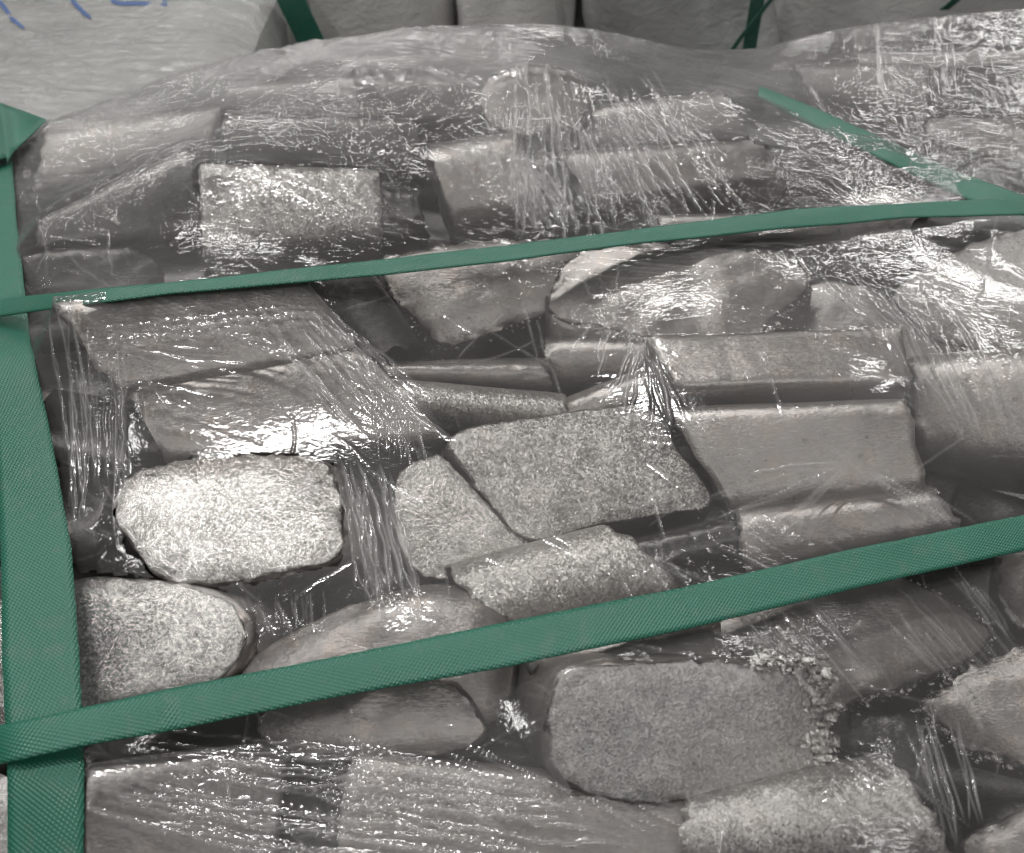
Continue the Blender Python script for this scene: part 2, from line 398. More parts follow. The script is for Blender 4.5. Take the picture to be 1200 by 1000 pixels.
bar('dark slanting bar right of the long warm grey slab', [(355,338),(440,326),(500,412),(418,432)], -.016, k=.7, h=.05, n=2.6, mats=(K_, K_), seed=4)
chunk('broad lump with a split left edge under the upper strap', [(452,300),(560,284),(690,284),(712,318),(665,360),(600,384),(522,408),(478,372),(448,335)], -.004, k=.55, L=.06, dome=.006, round_=.35, mats=(S, S), rag=.003, seed=21, burr=[(.55,1.0,160,.0012)])
chunk('large smooth slab with ragged lower edge, right of centre', [(668,300),(780,284),(920,300),(952,334),(915,372),(870,412),(790,402),(700,384),(640,368)], .004, k=.5, L=.05, dome=.003, round_=.12, D=(.05, -.3, -1), mats=(S, S), rag=.0035, seed=31, burr=[(.30,.80,420,.0013)])
bar('thin round bar behind the shiny round bar', [(450,424),(452,452),(640,462),(640,420)], -.03, k=.9, h=.04, n=2.2, seed=9)
bar('round bar with a bright streak along it, centre of the pile', [(449,444),(462,500),(655,512),(662,462)], -.024, k=.85, h=.052, n=2.1, mats=(M_ROUGH, S), seed=10, rag=.0008)
bar('round bar running right under the raised tip of film', [(640,395),(650,462),(890,436),(880,398)], -.034, k=.8, h=.05, n=2.4, seed=12)
bar('short grey bar between the streaked bar and the sparkling block', [(655,470),(660,515),(765,480),(755,432)], -.03, k=.85, h=.05, n=2.6, seed=13)
chunk('sparkling rough block in the middle, resting above dark gaps', [(522,512),(600,492),(700,478),(762,474),(800,530),(842,592),(775,606),(690,622),(615,636),(570,590),(540,550)], -.012, k=.62, L=.05, N=(.02,-.42,.9), dome=.003, round_=.3, mats=(S, M_ROUGH), rag=.0012, seed=41)
chunk('small three cornered sparkling lump left of the sparkling block', [(462,560),(500,534),(520,534),(560,578),(622,636),(570,660),(512,682),(470,650)], -.024, k=.62, L=.05, dome=.004, round_=.3, mats=(S, C_), seed=43)
bar('big square block at right with two flat sides', [(752,430),(790,494),(1052,488),(1040,420)], .0, k=.25, h=.06, n=8, seed=51, rag=.0012)
bar('lower flat side block under the big square block at right', [(786,486),(862,610),(1076,590),(1052,478)], -.012, k=.8, h=.07, n=6, seed=52, rag=.0012)
bar('grey block resting on the long strap below the big square block', [(862,596),(880,680),(1125,640),(1084,572)], -.022, k=.85, h=.06, n=3, seed=53)
bar('pinkish rough bar below the sparkling block, under the long strap', [(520,668),(590,760),(800,706),(702,620)], -.03, k=.7, h=.06, n=2.6, mats=(M_ROUGH, S), seed=61)
bar('dark bar in the gap right of the pinkish rough bar', [(715,640),(760,690),(880,660),(850,610)], -.04, k=.7, h=.05, n=2.6, mats=(K_, K_), seed=62)
# right hand side
chunk('rough pale round topped lump at right edge under the upper strap', [(1042,352),(1085,312),(1160,278),(1260,262),(1330,330),(1290,410),(1190,414),(1100,404)], .006, k=.6, L=.07, dome=.008, round_=.2, D=(0, -.2, -1), mats=(M_ROUGH, M_CUTD), seed=71)
chunk('film covered block between the ragged slab and the round topped lump', [(905,372),(955,330),(1030,345),(1085,395),(1110,425),(1060,450),(960,430),(900,405)], -.012, k=.6, L=.06, dome=.004, round_=.3, mats=(D_, D_), seed=72)
bar('wide block at right edge below the round topped lump', [(1062,428),(1075,552),(1290,590),(1270,410)], -.014, k=.7, h=.07, n=3.4, seed=73)
chunk('dark lump in the hollow at right above the long strap', [(1068,548),(1130,560),(1150,600),(1130,628),(1085,610)], -.045, k=.7, L=.05, mats=(K_, K_), seed=74, cut=False)  # dark colour stands in for the shade of the hollow
chunk('ingot at right edge just above the long strap', [(1125,568),(1200,585),(1280,590),(1280,640),(1180,650),(1118,630)], -.035, k=.7, L=.05, mats=(K_, S), seed=76, cut=False)
chunk('small grey ingot at right edge just below the long strap', [(1172,640),(1230,622),(1290,660),(1270,740),(1195,735),(1168,690)], -.02, k=.7, L=.06, mats=(S, S), seed=75, cut=False)
# lower rows
chunk('broad round ended ingot below the long strap at right', [(800,742),(870,690),(960,664),(1050,676),(1120,706),(1164,738),(1150,768),(1095,795),(1010,822),(950,838),(880,800)], -.012, N=(.02,-.3,.95), L=.06, dome=.006, round_=.35, mats=(S, S), rag=.0022, seed=81, burr=[(.3,.8,420,.0013)])
chunk('large dull rounded ingot end facing the camera, lower right', [(642,806),(664,782),(740,774),(840,774),(935,778),(958,800),(964,850),(958,908),(925,930),(840,938),(745,943),(672,928),(642,896),(636,850)], .004, N=(.06,-.58,.81), D=(-.22,.60,-.76), L=.10, round_=.09, dome=.002, mats=(S, M_CUTD), rag=.0018, relief=.0009, seed=83, burr=[(.30,.53,620,.0024)])
bar('curved bar behind the large dull ingot end', [(608,742),(640,842),(860,800),(830,728)], -.028, k=.8, h=.065, n=2.4, mats=(M_SIDE, S), seed=84)
chunk('pinkish lump half hidden by the long strap, lower centre', [(275,790),(350,735),(440,700),(520,682),(580,700),(606,745),(604,820),(560,860),(460,835),(350,830)], -.022, N=(-.05,-.30,.95), L=.06, dome=.010, round_=.45, mats=(S, S), rag=.001, seed=91)
chunk('low oval ingot end below the long strap, left of the dull ingot end', [(298,842),(370,812),(460,794),(532,800),(568,845),(560,872),(500,886),(400,892),(325,882)], -.006, N=(-.02,-.45,.89), L=.06, dome=.003, round_=.25, mats=(S, S), rag=.002, seed=92)
bar('wide slab under streaked film, bottom centre', [(424,888),(404,1060),(798,1070),(800,930)], -.045, k=.75, h=.06, n=7, mats=(D_, D_), seed=93, rag=.001)
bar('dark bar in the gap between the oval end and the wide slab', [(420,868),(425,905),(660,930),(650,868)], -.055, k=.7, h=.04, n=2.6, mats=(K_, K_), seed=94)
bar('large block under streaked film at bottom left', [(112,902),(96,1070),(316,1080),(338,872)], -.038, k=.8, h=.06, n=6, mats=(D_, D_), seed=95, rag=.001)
bar('bar filling the gap between the two film covered blocks at the bottom, coloured dark as gap shade', [(325,885),(330,1060),(425,1060),(415,885)], -.06, k=.6, h=.05, n=3, mats=(K_, K_), seed=96)  # dark colour paints the shaded gap between the blocks
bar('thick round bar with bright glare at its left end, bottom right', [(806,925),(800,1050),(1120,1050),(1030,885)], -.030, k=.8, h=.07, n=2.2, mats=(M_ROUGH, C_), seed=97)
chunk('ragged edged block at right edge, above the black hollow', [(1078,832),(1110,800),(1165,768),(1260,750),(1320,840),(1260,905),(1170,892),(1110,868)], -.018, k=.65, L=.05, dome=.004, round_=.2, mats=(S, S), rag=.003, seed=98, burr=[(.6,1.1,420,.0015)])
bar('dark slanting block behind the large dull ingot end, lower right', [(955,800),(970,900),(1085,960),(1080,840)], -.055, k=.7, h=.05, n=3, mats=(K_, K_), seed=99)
chunk('pale ingot corner at the bottom right corner', [(1128,985),(1170,960),(1260,930),(1320,1040),(1220,1080),(1140,1040)], -.03, k=.7, L=.06, mats=(S, S), seed=100)
chunk('rough ingot side at the left edge beyond the upright strap', [(-60,690),(0,700),(20,760),(14,850),(-60,870)], -.035, k=.7, L=.05, mats=(M_ROUGH, C_), seed=101)
chunk('pale ingot at the bottom left corner beyond the upright strap', [(-60,900),(0,905),(30,940),(24,1040),(-60,1060)], -.045, k=.7, L=.05, mats=(M_ROUGH, C_), seed=102)
# rows under the film, above the upper strap
bar('pale square ended block under film at upper left', [(240,204),(246,318),(446,300),(442,212)], .006, k=.7, h=.07, n=4.2, mats=(M_ROUGH, S), seed=111, rag=.0008)
bar('dark round bar end joined to the pale square ended block', [(432,222),(434,302),(500,292),(488,228)], -.002, k=.7, h=.06, n=2.6, mats=(K_, K_), seed=112)
bar('black leaning slab under crumpled film at far left', [(60,268),(48,318),(246,300),(225,182)], -.008, k=.6, h=.06, n=4, mats=(K_, K_), seed=113)
chunk('low rounded lump above the left end of the upper strap', [(24,302),(80,290),(160,292),(190,318),(150,340),(60,345),(20,330)], -.006, k=.6, L=.05, dome=.003, round_=.3, mats=(K_, K_), seed=114, cut=False)
bar('dark topped slab behind the pale square ended block', [(268,146),(270,206),(500,214),(480,150)], -.004, k=.6, h=.055, n=3.6, mats=(K_, S), seed=115)
chunk('pale round ingot end high up under the film', [(566,100),(590,84),(640,78),(682,92),(692,125),(670,150),(620,160),(580,150),(562,125)], .032, N=(0,-.62,.78), D=(.1,.75,-.65), L=.10, dome=.003, mats=(D_, D_), seed=121)
bar('dark block left of the pale round ingot end', [(420,98),(425,168),(570,176),(565,100)], .004, k=.6, h=.06, n=3, mats=(K_, K_), seed=122)
bar('grey block above the middle of the upper strap', [(500,180),(532,286),(640,262),(600,166)], -.004, k=.6, h=.06, n=3.4, mats=(D_, D_), seed=123)
bar('dark bar leaning right of the grey block above the upper strap', [(606,190),(645,264),(690,258),(640,182)], -.022, k=.6, h=.05, n=3, mats=(K_, K_), seed=124)
bar('slab under fanned film creases above the upper strap', [(652,190),(705,268),(915,232),(872,178)], -.002, k=.6, h=.06, n=3.6, mats=(D_, D_), seed=125)
bar('dark slab below the crest of the pile', [(660,130),(690,186),(880,176),(840,108)], .0, k=.6, h=.06, n=3, mats=(D_, D_), seed=126)
bar('dark lump under crushed film near the meeting straps', [(880,178),(890,244),(1080,238),(1040,180)], -.008, k=.6, h=.05, n=3, mats=(K_, K_), seed=127)
chunk('pale ingot corner peeping out where the two straps meet', [(985,238),(1020,222),(1060,220),(1100,236),(1060,256),(1000,256)], -.0, k=.6, L=.04, mats=(S, C_), seed=128)
bar('slab tucked under the right end of the upper strap', [(760,262),(790,296),(1030,310),(1080,256)], -.018, k=.6, h=.05, n=3, mats=(D_, D_), seed=129)
bar('dark bar below the right end of the upper strap', [(940,300),(960,342),(1080,345),(1100,290)], -.03, k=.6, h=.05, n=3, mats=(K_, K_), seed=130)
bar('grey bar under cloudy film near the top left corner', [(60,150),(40,250),(240,200),(270,120)], -.045, k=.5, h=.05, n=3, mats=(D_, D_), seed=131)
bar('faint slab under cloudy film behind the dark topped slab', [(270,110),(265,150),(430,150),(420,95)], -.035, k=.6, h=.05, n=3, mats=(D_, D_), seed=132)
bar('faint slab under cloudy film at the crest', [(400,80),(405,112),(580,108),(570,72)], -.028, k=.6, h=.06, n=3, mats=(D_, D_), seed=133)
# the next heap, right of the slanting strap
GR = 'ingots of the neighbouring heap under cloudy film'
for i, (lab, q, z, mm) in enumerate([
    ('pale slab of the neighbouring heap beside the slanting strap', [(930,70),(950,118),(1090,150),(1080,66)], -.005, D_),
    ('slab at the top of the neighbouring heap', [(1010,46),(1015,84),(1230,90),(1220,40)], -.008, D_),
    ('dark block of the neighbouring heap at the right edge', [(1090,88),(1080,160),(1290,150),(1290,80)], .0, K_),
    ('grey block of the neighbouring heap just above the meeting straps', [(1080,150),(1090,200),(1270,240),(1270,150)], -.006, D_)]):
    bar(lab, q, z, k=.6, h=.06, n=3, mats=(mm, C_), seed=140 + i, group=GR)

# a lower layer, glimpsed through the gaps, coloured dark to paint in their shade
n_low = 0
for j in range(14):
    for i in range(13):
        x = -.80 + i * .135 + (j % 2) * .07 + random.uniform(-.008, .008); y = .035 + j * .07 + random.uniform(-.006, .006)
        if abs(x) > .20 + .62 * y: continue
        ang = random.uniform(-.25, .25); l = .066; ca, sa = math.cos(ang) * l, math.sin(ang) * l
        zz = -.15 + random.uniform(-.008, .008)
        qa = [Vector((x - ca - sa * .4, y - sa - .038, zz)), Vector((x - ca + sa * .4, y - sa + .038, zz)), Vector((x + ca + sa * .4, y + sa + .038, zz)), Vector((x + ca - sa * .4, y + sa - .038, zz))]
        q = [to_px(*v) for v in qa]
        bar('metal ingot of the lower layer glimpsed through the gaps, shade put into its dark colour', q, zz, k=0, h=.07, n=3.2, mats=(K_, K_), seed=200 + n_low, obst=True, group='ingots of the lower layer', SEG=32, LEN=8, ends=False)
        n_low += 1

# ---------------------------------------------------------------- height of what the film lies on
X0, X1, Y0, Y1, RES = -.78, .78, .05, 1.05, .003
nx, ny = int((X1 - X0) / RES) + 1, int((Y1 - Y0) / RES) + 1
OB = np.full((ny, nx), -.35); dn = Vector((0, 0, -1))
XX, YY = np.meshgrid(X0 + RES * np.arange(nx), Y0 + RES * np.arange(ny))
def vnoise(x, y, s, seed):
    """smooth value noise, vectorised"""
    r = np.random.default_rng(seed).random((256, 256)).astype(np.float32) * 2 - 1
    u, v = x * s + 1000, y * s + 1000
    iu, iv = np.floor(u).astype(int), np.floor(v).astype(int); fu, fv = u - iu, v - iv
    fu = fu * fu * (3 - 2 * fu); fv = fv * fv * (3 - 2 * fv)
    g = lambda a, b: r[b & 255, a & 255]
    return (g(iu, iv) * (1 - fu) + g(iu + 1, iv) * fu) * (1 - fv) + (g(iu, iv + 1) * (1 - fu) + g(iu + 1, iv + 1) * fu) * fv
# drop the lower ingots that no gap shows
import bisect
_st = [r[1] for r in RANGES]; hit = set()
_b = BVHTree.FromPolygons(BV, BF)
for py in range(-60, 1061, 5):
    for px in range(-120, 1321, 5):
        h = _b.ray_cast(CAM, ray(px, py))
        if h[2] is not None: hit.add(bisect.bisect_right(_st, BF[h[2]][0]) - 1)
for i_ in range(len(RANGES) - 1, -1, -1):
    ob_ = RANGES[i_][0]
    if i_ not in hit and ob_.get('group') == 'ingots of the lower layer':
        bpy.data.objects.remove(ob_); del RANGES[i_]
# the heap's general form: the film never falls below it
SIL = [(-200, 190), (0, 130), (200, 96), (380, 51), (500, 37), (640, 33), (700, 41), (800, 64), (860, 77), (930, 50), (1050, 30), (1200, 15), (1500, 0)]
_c = [CAM + ray(a_, b_) * (.80 / ray(a_, b_).y) for a_, b_ in SIL]
CZ = np.interp(XX[0], [p.x for p in _c], [p.z for p in _c])
kk_ = np.exp(-np.linspace(-2, 2, 41) ** 2); kk_ /= kk_.sum(); CZ = np.convolve(np.pad(CZ, 20, mode='edge'), kk_, 'valid')[None, :]
tt = np.clip((YY - .52) / .28, 0, 1); tt = tt * tt * (3 - 2 * tt)
BASE = (-.035 + .012 * vnoise(XX, YY, 5, 1)) * (1 - tt) + CZ * tt
BASE -= np.clip(YY - .80, 0, 1) * 1.0 * (1 - np.exp(-np.clip(YY - .80, 0, 1) / .02))
CR = .80
LIM = CZ + (.80 - YY) * .30          # nothing below may stand above this line
LIM = np.where(YY > .80, BASE, LIM)
bpy.context.view_layer.update()
def lim_at(x, y):
    i = min(nx - 1, max(0, int((x - X0) / RES))); j = min(ny - 1, max(0, int((y - Y0) / RES))); return LIM[j, i]
for (ob_, b0, b1) in RANGES:
    if ob_.location.y < .60: continue
    ex = max((BV[i].z - lim_at(BV[i].x, BV[i].y) + .010 for i in range(b0, b1, 5) if BV[i].z > ob_.location.z), default=0)
    if ex > 0:
        ob_.location.z -= ex
        for i in range(b0, b1): BV[i] = BV[i] - Vector((0, 0, ex))
bvh = BVHTree.FromPolygons(BV, BF)
for j in range(ny):
    y = Y0 + j * RES
    for i in range(nx):
        x = X0 + i * RES
        if abs(x) > .2 + .72 * y: continue
        h = bvh.ray_cast(Vector((x, y, .3)), dn)
        if h[0] is not None: OB[j, i] = h[0].z
def relax(ob, it, sag):
    z = ob.copy()
    lv = []
    for f in (8, 4, 2, 1):
        o_ = ob[::f, ::f]
        if f == 8: z = np.maximum(o_, -.03)
        else:
            z = np.kron(z, np.ones((2, 2)))
            z = np.pad(z, ((0, max(0, o_.shape[0] - z.shape[0])), (0, max(0, o_.shape[1] - z.shape[1]))), mode='edge')[:o_.shape[0], :o_.shape[1]]
            z = np.maximum(z, o_)
        for _ in range(it):
            p = np.pad(z, 1, mode='edge')
            z = np.maximum(o_, (p[1:-1, :-2] + p[1:-1, 2:] + p[:-2, 1:-1] + p[2:, 1:-1]) / 4 - sag * f * f)
    return z
OBF = np.maximum(OB, BASE)
TAUT = relax(OBF, 90, .000004)
SOFT = TAUT.copy()
for _ in range(2):
    p = np.pad(SOFT, 1, mode='edge'); SOFT = (p[1:-1, :-2] + p[1:-1, 2:] + p[:-2, 1:-1] + p[2:, 1:-1] + 4 * SOFT) / 8
FAR = TAUT.copy()
for _ in range(60):
    p = np.pad(FAR, 1, mode='edge'); FAR = (p[1:-1, :-2] + p[1:-1, 2:] + p[:-2, 1:-1] + p[2:, 1:-1] + 4 * FAR) / 8
wf = np.clip((YY - .60) / .12, 0, 1)
FILMZ = np.maximum(SOFT * (1 - wf) + FAR * wf, OBF) + .0022
FILMZ = np.where(YY > .80, np.minimum(FILMZ, BASE + .0022), FILMZ)
def samp(A, x, y):
    u = np.clip((x - X0) / RES, 0, nx - 1.001); v = np.clip((y - Y0) / RES, 0, ny - 1.001)
    i = np.floor(u).astype(int); j = np.floor(v).astype(int); a = u - i; b = v - j
    return (A[j, i] * (1 - a) + A[j, i + 1] * a) * (1 - b) + (A[j + 1, i] * (1 - a) + A[j + 1, i + 1] * a) * b
def on_film(px, py, A=None, lift=0):
    A = FILMZ if A is None else A; z = -.02
    for _ in range(6):
        p = at(px, py, z); z = .5 * z + .5 * (float(samp(A, np.array(p.x), np.array(p.y))) + lift)
    return at(px, py, z)

# ---------------------------------------------------------------- the film
fans = []   # (start px, end px, half width m, strength)
def fan(n, s0, s1, e0, e1, w=.0005, a=1.0, jit=6, trim=.35):
    for i in range(int(n * 1.5)):
        t = random.random(); u = min(1, max(0, t + random.uniform(-.06, .06)))
        s = [s0[k] + (s1[k] - s0[k]) * t + random.uniform(-jit, jit) for k in (0, 1)]
        e = [e0[k] + (e1[k] - e0[k]) * u + random.uniform(-jit, jit) for k in (0, 1)]
        t0, t1 = random.uniform(0, trim), 1 - random.uniform(0, trim)
        fans.append(([s[k] + (e[k] - s[k]) * t0 for k in (0, 1)], [s[k] + (e[k] - s[k]) * t1 for k in (0, 1)], w * random.uniform(.6, 1.5), a * random.uniform(.35, 1.1)))
fan(46, (600, 82), (760, 82), (590, 330), (900, 250), trim=.5)
fan(16, (640, 110), (700, 100), (720, 300), (840, 250))
fan(14, (900, 270), (1000, 300), (1080, 480), (1180, 560))
fan(10, (1010, 300), (1100, 330), (1130, 520), (1200, 540), trim=.5)
fan(20, (260, 330), (380, 360), (440, 540), (560, 520), a=1.2)
fan(10, (330, 340), (360, 350), (430, 470), (520, 470))
fan(12, (80, 360), (90, 420), (330, 420), (420, 350), a=1.1, w=.0004)
fan(10, (120, 350), (220, 330), (360, 420), (520, 500), trim=.5)
fan(22, (385, 520), (450, 540), (425, 720), (505, 750), w=.0006)
fan(20, (430, 400), (470, 440), (450, 560), (510, 560), a=.6)
fan(40, (120, 850), (60, 960), (760, 930), (760, 1090), trim=.5, jit=12, w=.0004, a=1.15)
fan(12, (300, 840), (600, 880), (560, 990), (900, 1000), a=.7, trim=.5)
for e in ((820, 588), (835, 612), (925, 606), (870, 556), (900, 640)): fan(2, (996, 540), (1000, 546), e, e, jit=3, trim=.1)
fan(8, (990, 540), (1040, 560), (1110, 625), (1150, 620))
fan(16, (70, 350), (150, 360), (85, 650), (150, 640), jit=8)
fan(12, (60, 350), (60, 500), (330, 400), (260, 520), a=.7)
fan(26, (20, 310), (60, 200), (420, 90), (560, 120), jit=16, trim=.6, a=.7)
fan(18, (590, 170), (620, 180), (620, 275), (680, 275), w=.0009)
fan(12, (840, 700), (950, 680), (960, 850), (1080, 840), trim=.5)
fan(10, (1060, 840), (1120, 820), (1100, 1010), (1160, 990))
fan(12, (270, 690), (400, 690), (300, 760), (390, 740), a=.7)
fan(10, (700, 370), (760, 400), (600, 440), (860, 440), w=.0005, jit=8)
fan(6, (752, 396), (756, 400), (700, 470), (830, 520), a=1.2)
fan(16, (560, 300), (700, 290), (880, 330), (1040, 290), a=.5, jit=10)
fan(14, (700, 640), (840, 640), (860, 690), (700, 690), a=.6)
fan(30, (880, 60), (1200, 20), (960, 240), (1280, 200), jit=30, trim=.7, a=.8)
fan(20, (1120, 640), (1000, 700), (1230, 780), (1150, 860), jit=12, trim=.5, a=.8)
fan(12, (950, 900), (1000, 880), (1060, 1000), (1150, 980), a=.7)
for _ in range(260):
    x, y = random.uniform(-20, 1220), random.uniform(60, 1000); a_ = random.gauss(.6, .7); l = random.uniform(25, 110)
    fans.append(((x, y), (x + l * math.cos(a_), y + l * math.sin(a_)), .0005, random.uniform(.2, .6)))

# how crushed the film is, by place: centre px, radius px, amount
crushed = [(300, 60, 160, .4), (640, 60, 160, .4), (130, 170, 150, .5), (40, 240, 90, .5), (800, 90, 120, .4), (1150, 200, 90, .5), (430, 250, 70, .6), (330, 120, 170, .9), (110, 200, 110, .9), (60, 320, 90, .8), (110, 450, 60, .9), (110, 600, 60, .7), (560, 200, 110, .8), (640, 230, 60, 1.0),
           (760, 210, 120, .5), (960, 215, 90, 1.2), (1100, 100, 170, .9), (980, 325, 50, .35), (1080, 380, 60, .35), (1160, 480, 70, .6), (720, 400, 60, .7),
           (930, 390, 50, .5), (860, 640, 80, .5), (960, 740, 110, .6), (1130, 700, 70, .7), (230, 930, 110, .35), (440, 900, 80, .25), (330, 730, 60, .5), (450, 700, 50, .6),
           (1020, 930, 90, .5), (480, 60, 200, .5), (250, 340, 60, .4), (600, 310, 90, .4)]
# where many turns of film lie over each other: centre px, radii px, cloudiness
cloudy = [(200, 60, 330, 75, .45), (560, 50, 300, 45, .35), (1080, 60, 200, 70, .22), (60, 190, 120, 70, .16), (620, 120, 90, 60, .12), (900, 110, 120, 50, .15), (1100, 170, 140, 60, .06),
          (450, 640, 60, 110, .14), (330, 900, 260, 60, .05), (120, 480, 60, 130, .07), (1100, 470, 120, 90, .06), (740, 420, 120, 30, .05), (560, 900, 180, 80, .05)]
def pts_in(px, py, poly):
    ins = np.zeros(px.shape, bool); n = len(poly)
    for i in range(n):
        x0, y0 = poly[i]; x1, y1 = poly[(i + 1) % n]
        c = (y0 > py) != (y1 > py)
        ins ^= c & (px < (x1 - x0) * (py - y0) / ((y1 - y0) or 1e-9) + x0)
    return ins
HOLES = [[(-200, 398), (14, 402), (45, 470), (72, 570), (90, 650), (96, 672), (180, 678), (262, 694), (296, 722), (300, 760), (270, 800), (262, 832), (104, 868), (100, 885), (104, 1300), (-200, 1300)],
         [(128, 598), (146, 556), (240, 532), (345, 530), (392, 545), (405, 590), (410, 640), (398, 662), (330, 680), (240, 692), (180, 686), (146, 645)],
         [(632, 850), (650, 795), (740, 770), (850, 770), (930, 778), (945, 830), (948, 900), (915, 925), (840, 942), (745, 946), (668, 930)],
         [(540, 520), (640, 500), (740, 492), (775, 540), (800, 580), (700, 606), (620, 615), (570, 570)]]
def shrink(P, f):
    cx, cy = sum(p[0] for p in P) / len(P), sum(p[1] for p in P) / len(P)
    return [(cx + (p[0] - cx) * f, cy + (p[1] - cy) * f) for p in P]
HOLES = [HOLES[0], shrink(HOLES[1], .96), shrink(HOLES[2], .965)]
def film_sheet(name, label, nu, nv, ylo, yhi, mat_, lift, seed, holes, keep=None, amp=1.0, dens=1.0):
    v = np.linspace(0, 1, nv) ** 1.25; y = (ylo + (yhi - ylo) * v)[:, None] * np.ones((1, nu))
    u = np.linspace(-1, 1, nu)[None, :]
    x = u * (.16 + .46 * y)
    x = x + .0; z = samp(FILMZ, x, y) + lift
    px, py = to_px(x, y, z)
    cr = np.full(x.shape, .07)
    for cx, cy, r, a in crushed: cr += a * np.exp(-(((px - cx) / r) ** 2 + ((py - cy) / (r * .75)) ** 2) * 1.4)
    cr = np.clip(cr * (.75 + .6 * vnoise(x, y, 22, seed + 40)), 0, 1.3)
    # crushed relief: folded noise at several sizes, stretched along the pull of the film
    wx = x + .012 * vnoise(x, y, 30, seed + 1); wy = y + .012 * vnoise(x, y, 30, seed + 2)
    c1, s1 = math.cos(.5), math.sin(.5)
    ax = wx * c1 - wy * s1; ay = wx * s1 + wy * c1
    f = (1 - np.abs(vnoise(ax * .7, ay * 1.8, 38, seed + 3))) * .0013
    f += (1 - np.abs(vnoise(ax * .7, ay * 1.5, 85, seed + 4))) * .0008
    f += (1 - np.abs(vnoise(ax * .5, ay * 1.4, 170, seed + 5))) * .0003
    f += (1 - np.abs(vnoise(ax * .5, ay, 380, seed + 6))) * .0001
    z = z + f * cr * amp * (1 + .5 * np.clip((y - .42) / .2, 0, 1))
    z = z + .0012 * vnoise(x, y, 18, seed + 7)
    pl = np.zeros(x.shape)
    for (s, e, w_, a) in fans:
        if random.random() > dens: continue
        P = on_film(*s); Q = on_film(*e)
        dx, dy = Q.x - P.x, Q.y - P.y; L2 = dx * dx + dy * dy; L_ = math.sqrt(L2)
        if L_ < .004: continue
        m = .006
        r0, r1 = np.searchsorted(y[:, 0], (min(P.y, Q.y) - m, max(P.y, Q.y) + m))
        if r1 <= r0: continue
        xs, ys = x[r0:r1], y[r0:r1]
        bend = random.uniform(-.05, .05) * L_
        t = ((xs - P.x) * dx + (ys - P.y) * dy) / L2
        d = ((xs - P.x) * dy - (ys - P.y) * dx) / L_ + bend * 4 * t * (1 - t) + .0012 * vnoise(t * L_, t * 0 + w_ * 1e5, 90, seed)
        w_ = w_ * (.6 + .55 * float(P.y + Q.y))
        env = np.clip(t * 8, 0, 1) * np.clip((1 - t) * 8, 0, 1)
        env = env * (.65 + .35 * vnoise(t * L_, t * 0 + w_ * 7e4, 160, seed + 9))
        rd = np.exp(-(d / w_) ** 2) * env
        z[r0:r1] += rd * .0011 * a
        pl[r0:r1] = np.maximum(pl[r0:r1], rd * a)
    # keep clear of the things below
    ob = samp(OB, x, y); z = np.where(y < .72, np.maximum(z, ob + .0006), z)
    px, py = to_px(x, y, z)
    kill = np.zeros(x.shape, bool)
    jx = px + 4 * vnoise(x, y, 120, seed + 20) + 3 * vnoise(x, y, 400, seed + 21); jy = py + 4 * vnoise(x, y, 120, seed + 22) + 3 * vnoise(x, y, 400, seed + 23)
    for H_ in holes: kill |= pts_in(jx, jy, H_)
    if keep is not None:
        k_ = np.zeros(x.shape, bool)
        for H_ in keep: k_ |= pts_in(jx, jy, H_)
        kill |= ~k_
    idx = np.arange(nu * nv).reshape(nv, nu)
    ok = ~(kill[:-1, :-1] | kill[1:, :-1] | kill[:-1, 1:] | kill[1:, 1:])
    q = np.stack([idx[:-1, :-1][ok], idx[:-1, 1:][ok], idx[1:, 1:][ok], idx[1:, :-1][ok]], 1)
    used, inv = np.unique(q, return_inverse=True); q = inv.reshape(-1, 4)
    V = np.stack([x, y, z], -1).reshape(-1, 3)[used]
    me = bpy.data.meshes.new(name)
    me.vertices.add(len(V)); me.vertices.foreach_set('co', V.astype(np.float32).ravel())
    me.loops.add(len(q) * 4); me.loops.foreach_set('vertex_index', q.astype(np.int32).ravel())
    me.polygons.add(len(q)); me.polygons.foreach_set('loop_start', np.arange(0, len(q) * 4, 4, dtype=np.int32))
    me.polygons.foreach_set('use_smooth', np.ones(len(q), bool))
    me.update(calc_edges=True)
    cl = np.zeros(x.shape)
    for cx, cy, rx, ry, a in cloudy: cl += a * np.exp(-(((px - cx) / rx) ** 2 + ((py - cy) / ry) ** 2))
    cl = np.clip(cl * (1 + .5 * vnoise(x, y, 14, seed + 30) + .3 * vnoise(x, y, 50, seed + 31)), 0, .75) * .52
    for nm, A in (('pleat', pl), ('crinkle', np.clip(cr, 0, 1.2)), ('cloud', cl)):
        at_ = me.attributes.new(nm, 'FLOAT', 'POINT'); at_.data.foreach_set('value', A.reshape(-1)[used].astype(np.float32))
    me.materials.append(mat_)
    o = bpy.data.objects.new(name, me); col.objects.link(o)
    tag(o, label, 'stretch film'); return o
film_sheet('stretch_film', 'clear creased stretch film drawn over the whole heap, torn open over a few ingots', 1040, 860, .09, 1.03, M_FILM, 0, 300, HOLES)

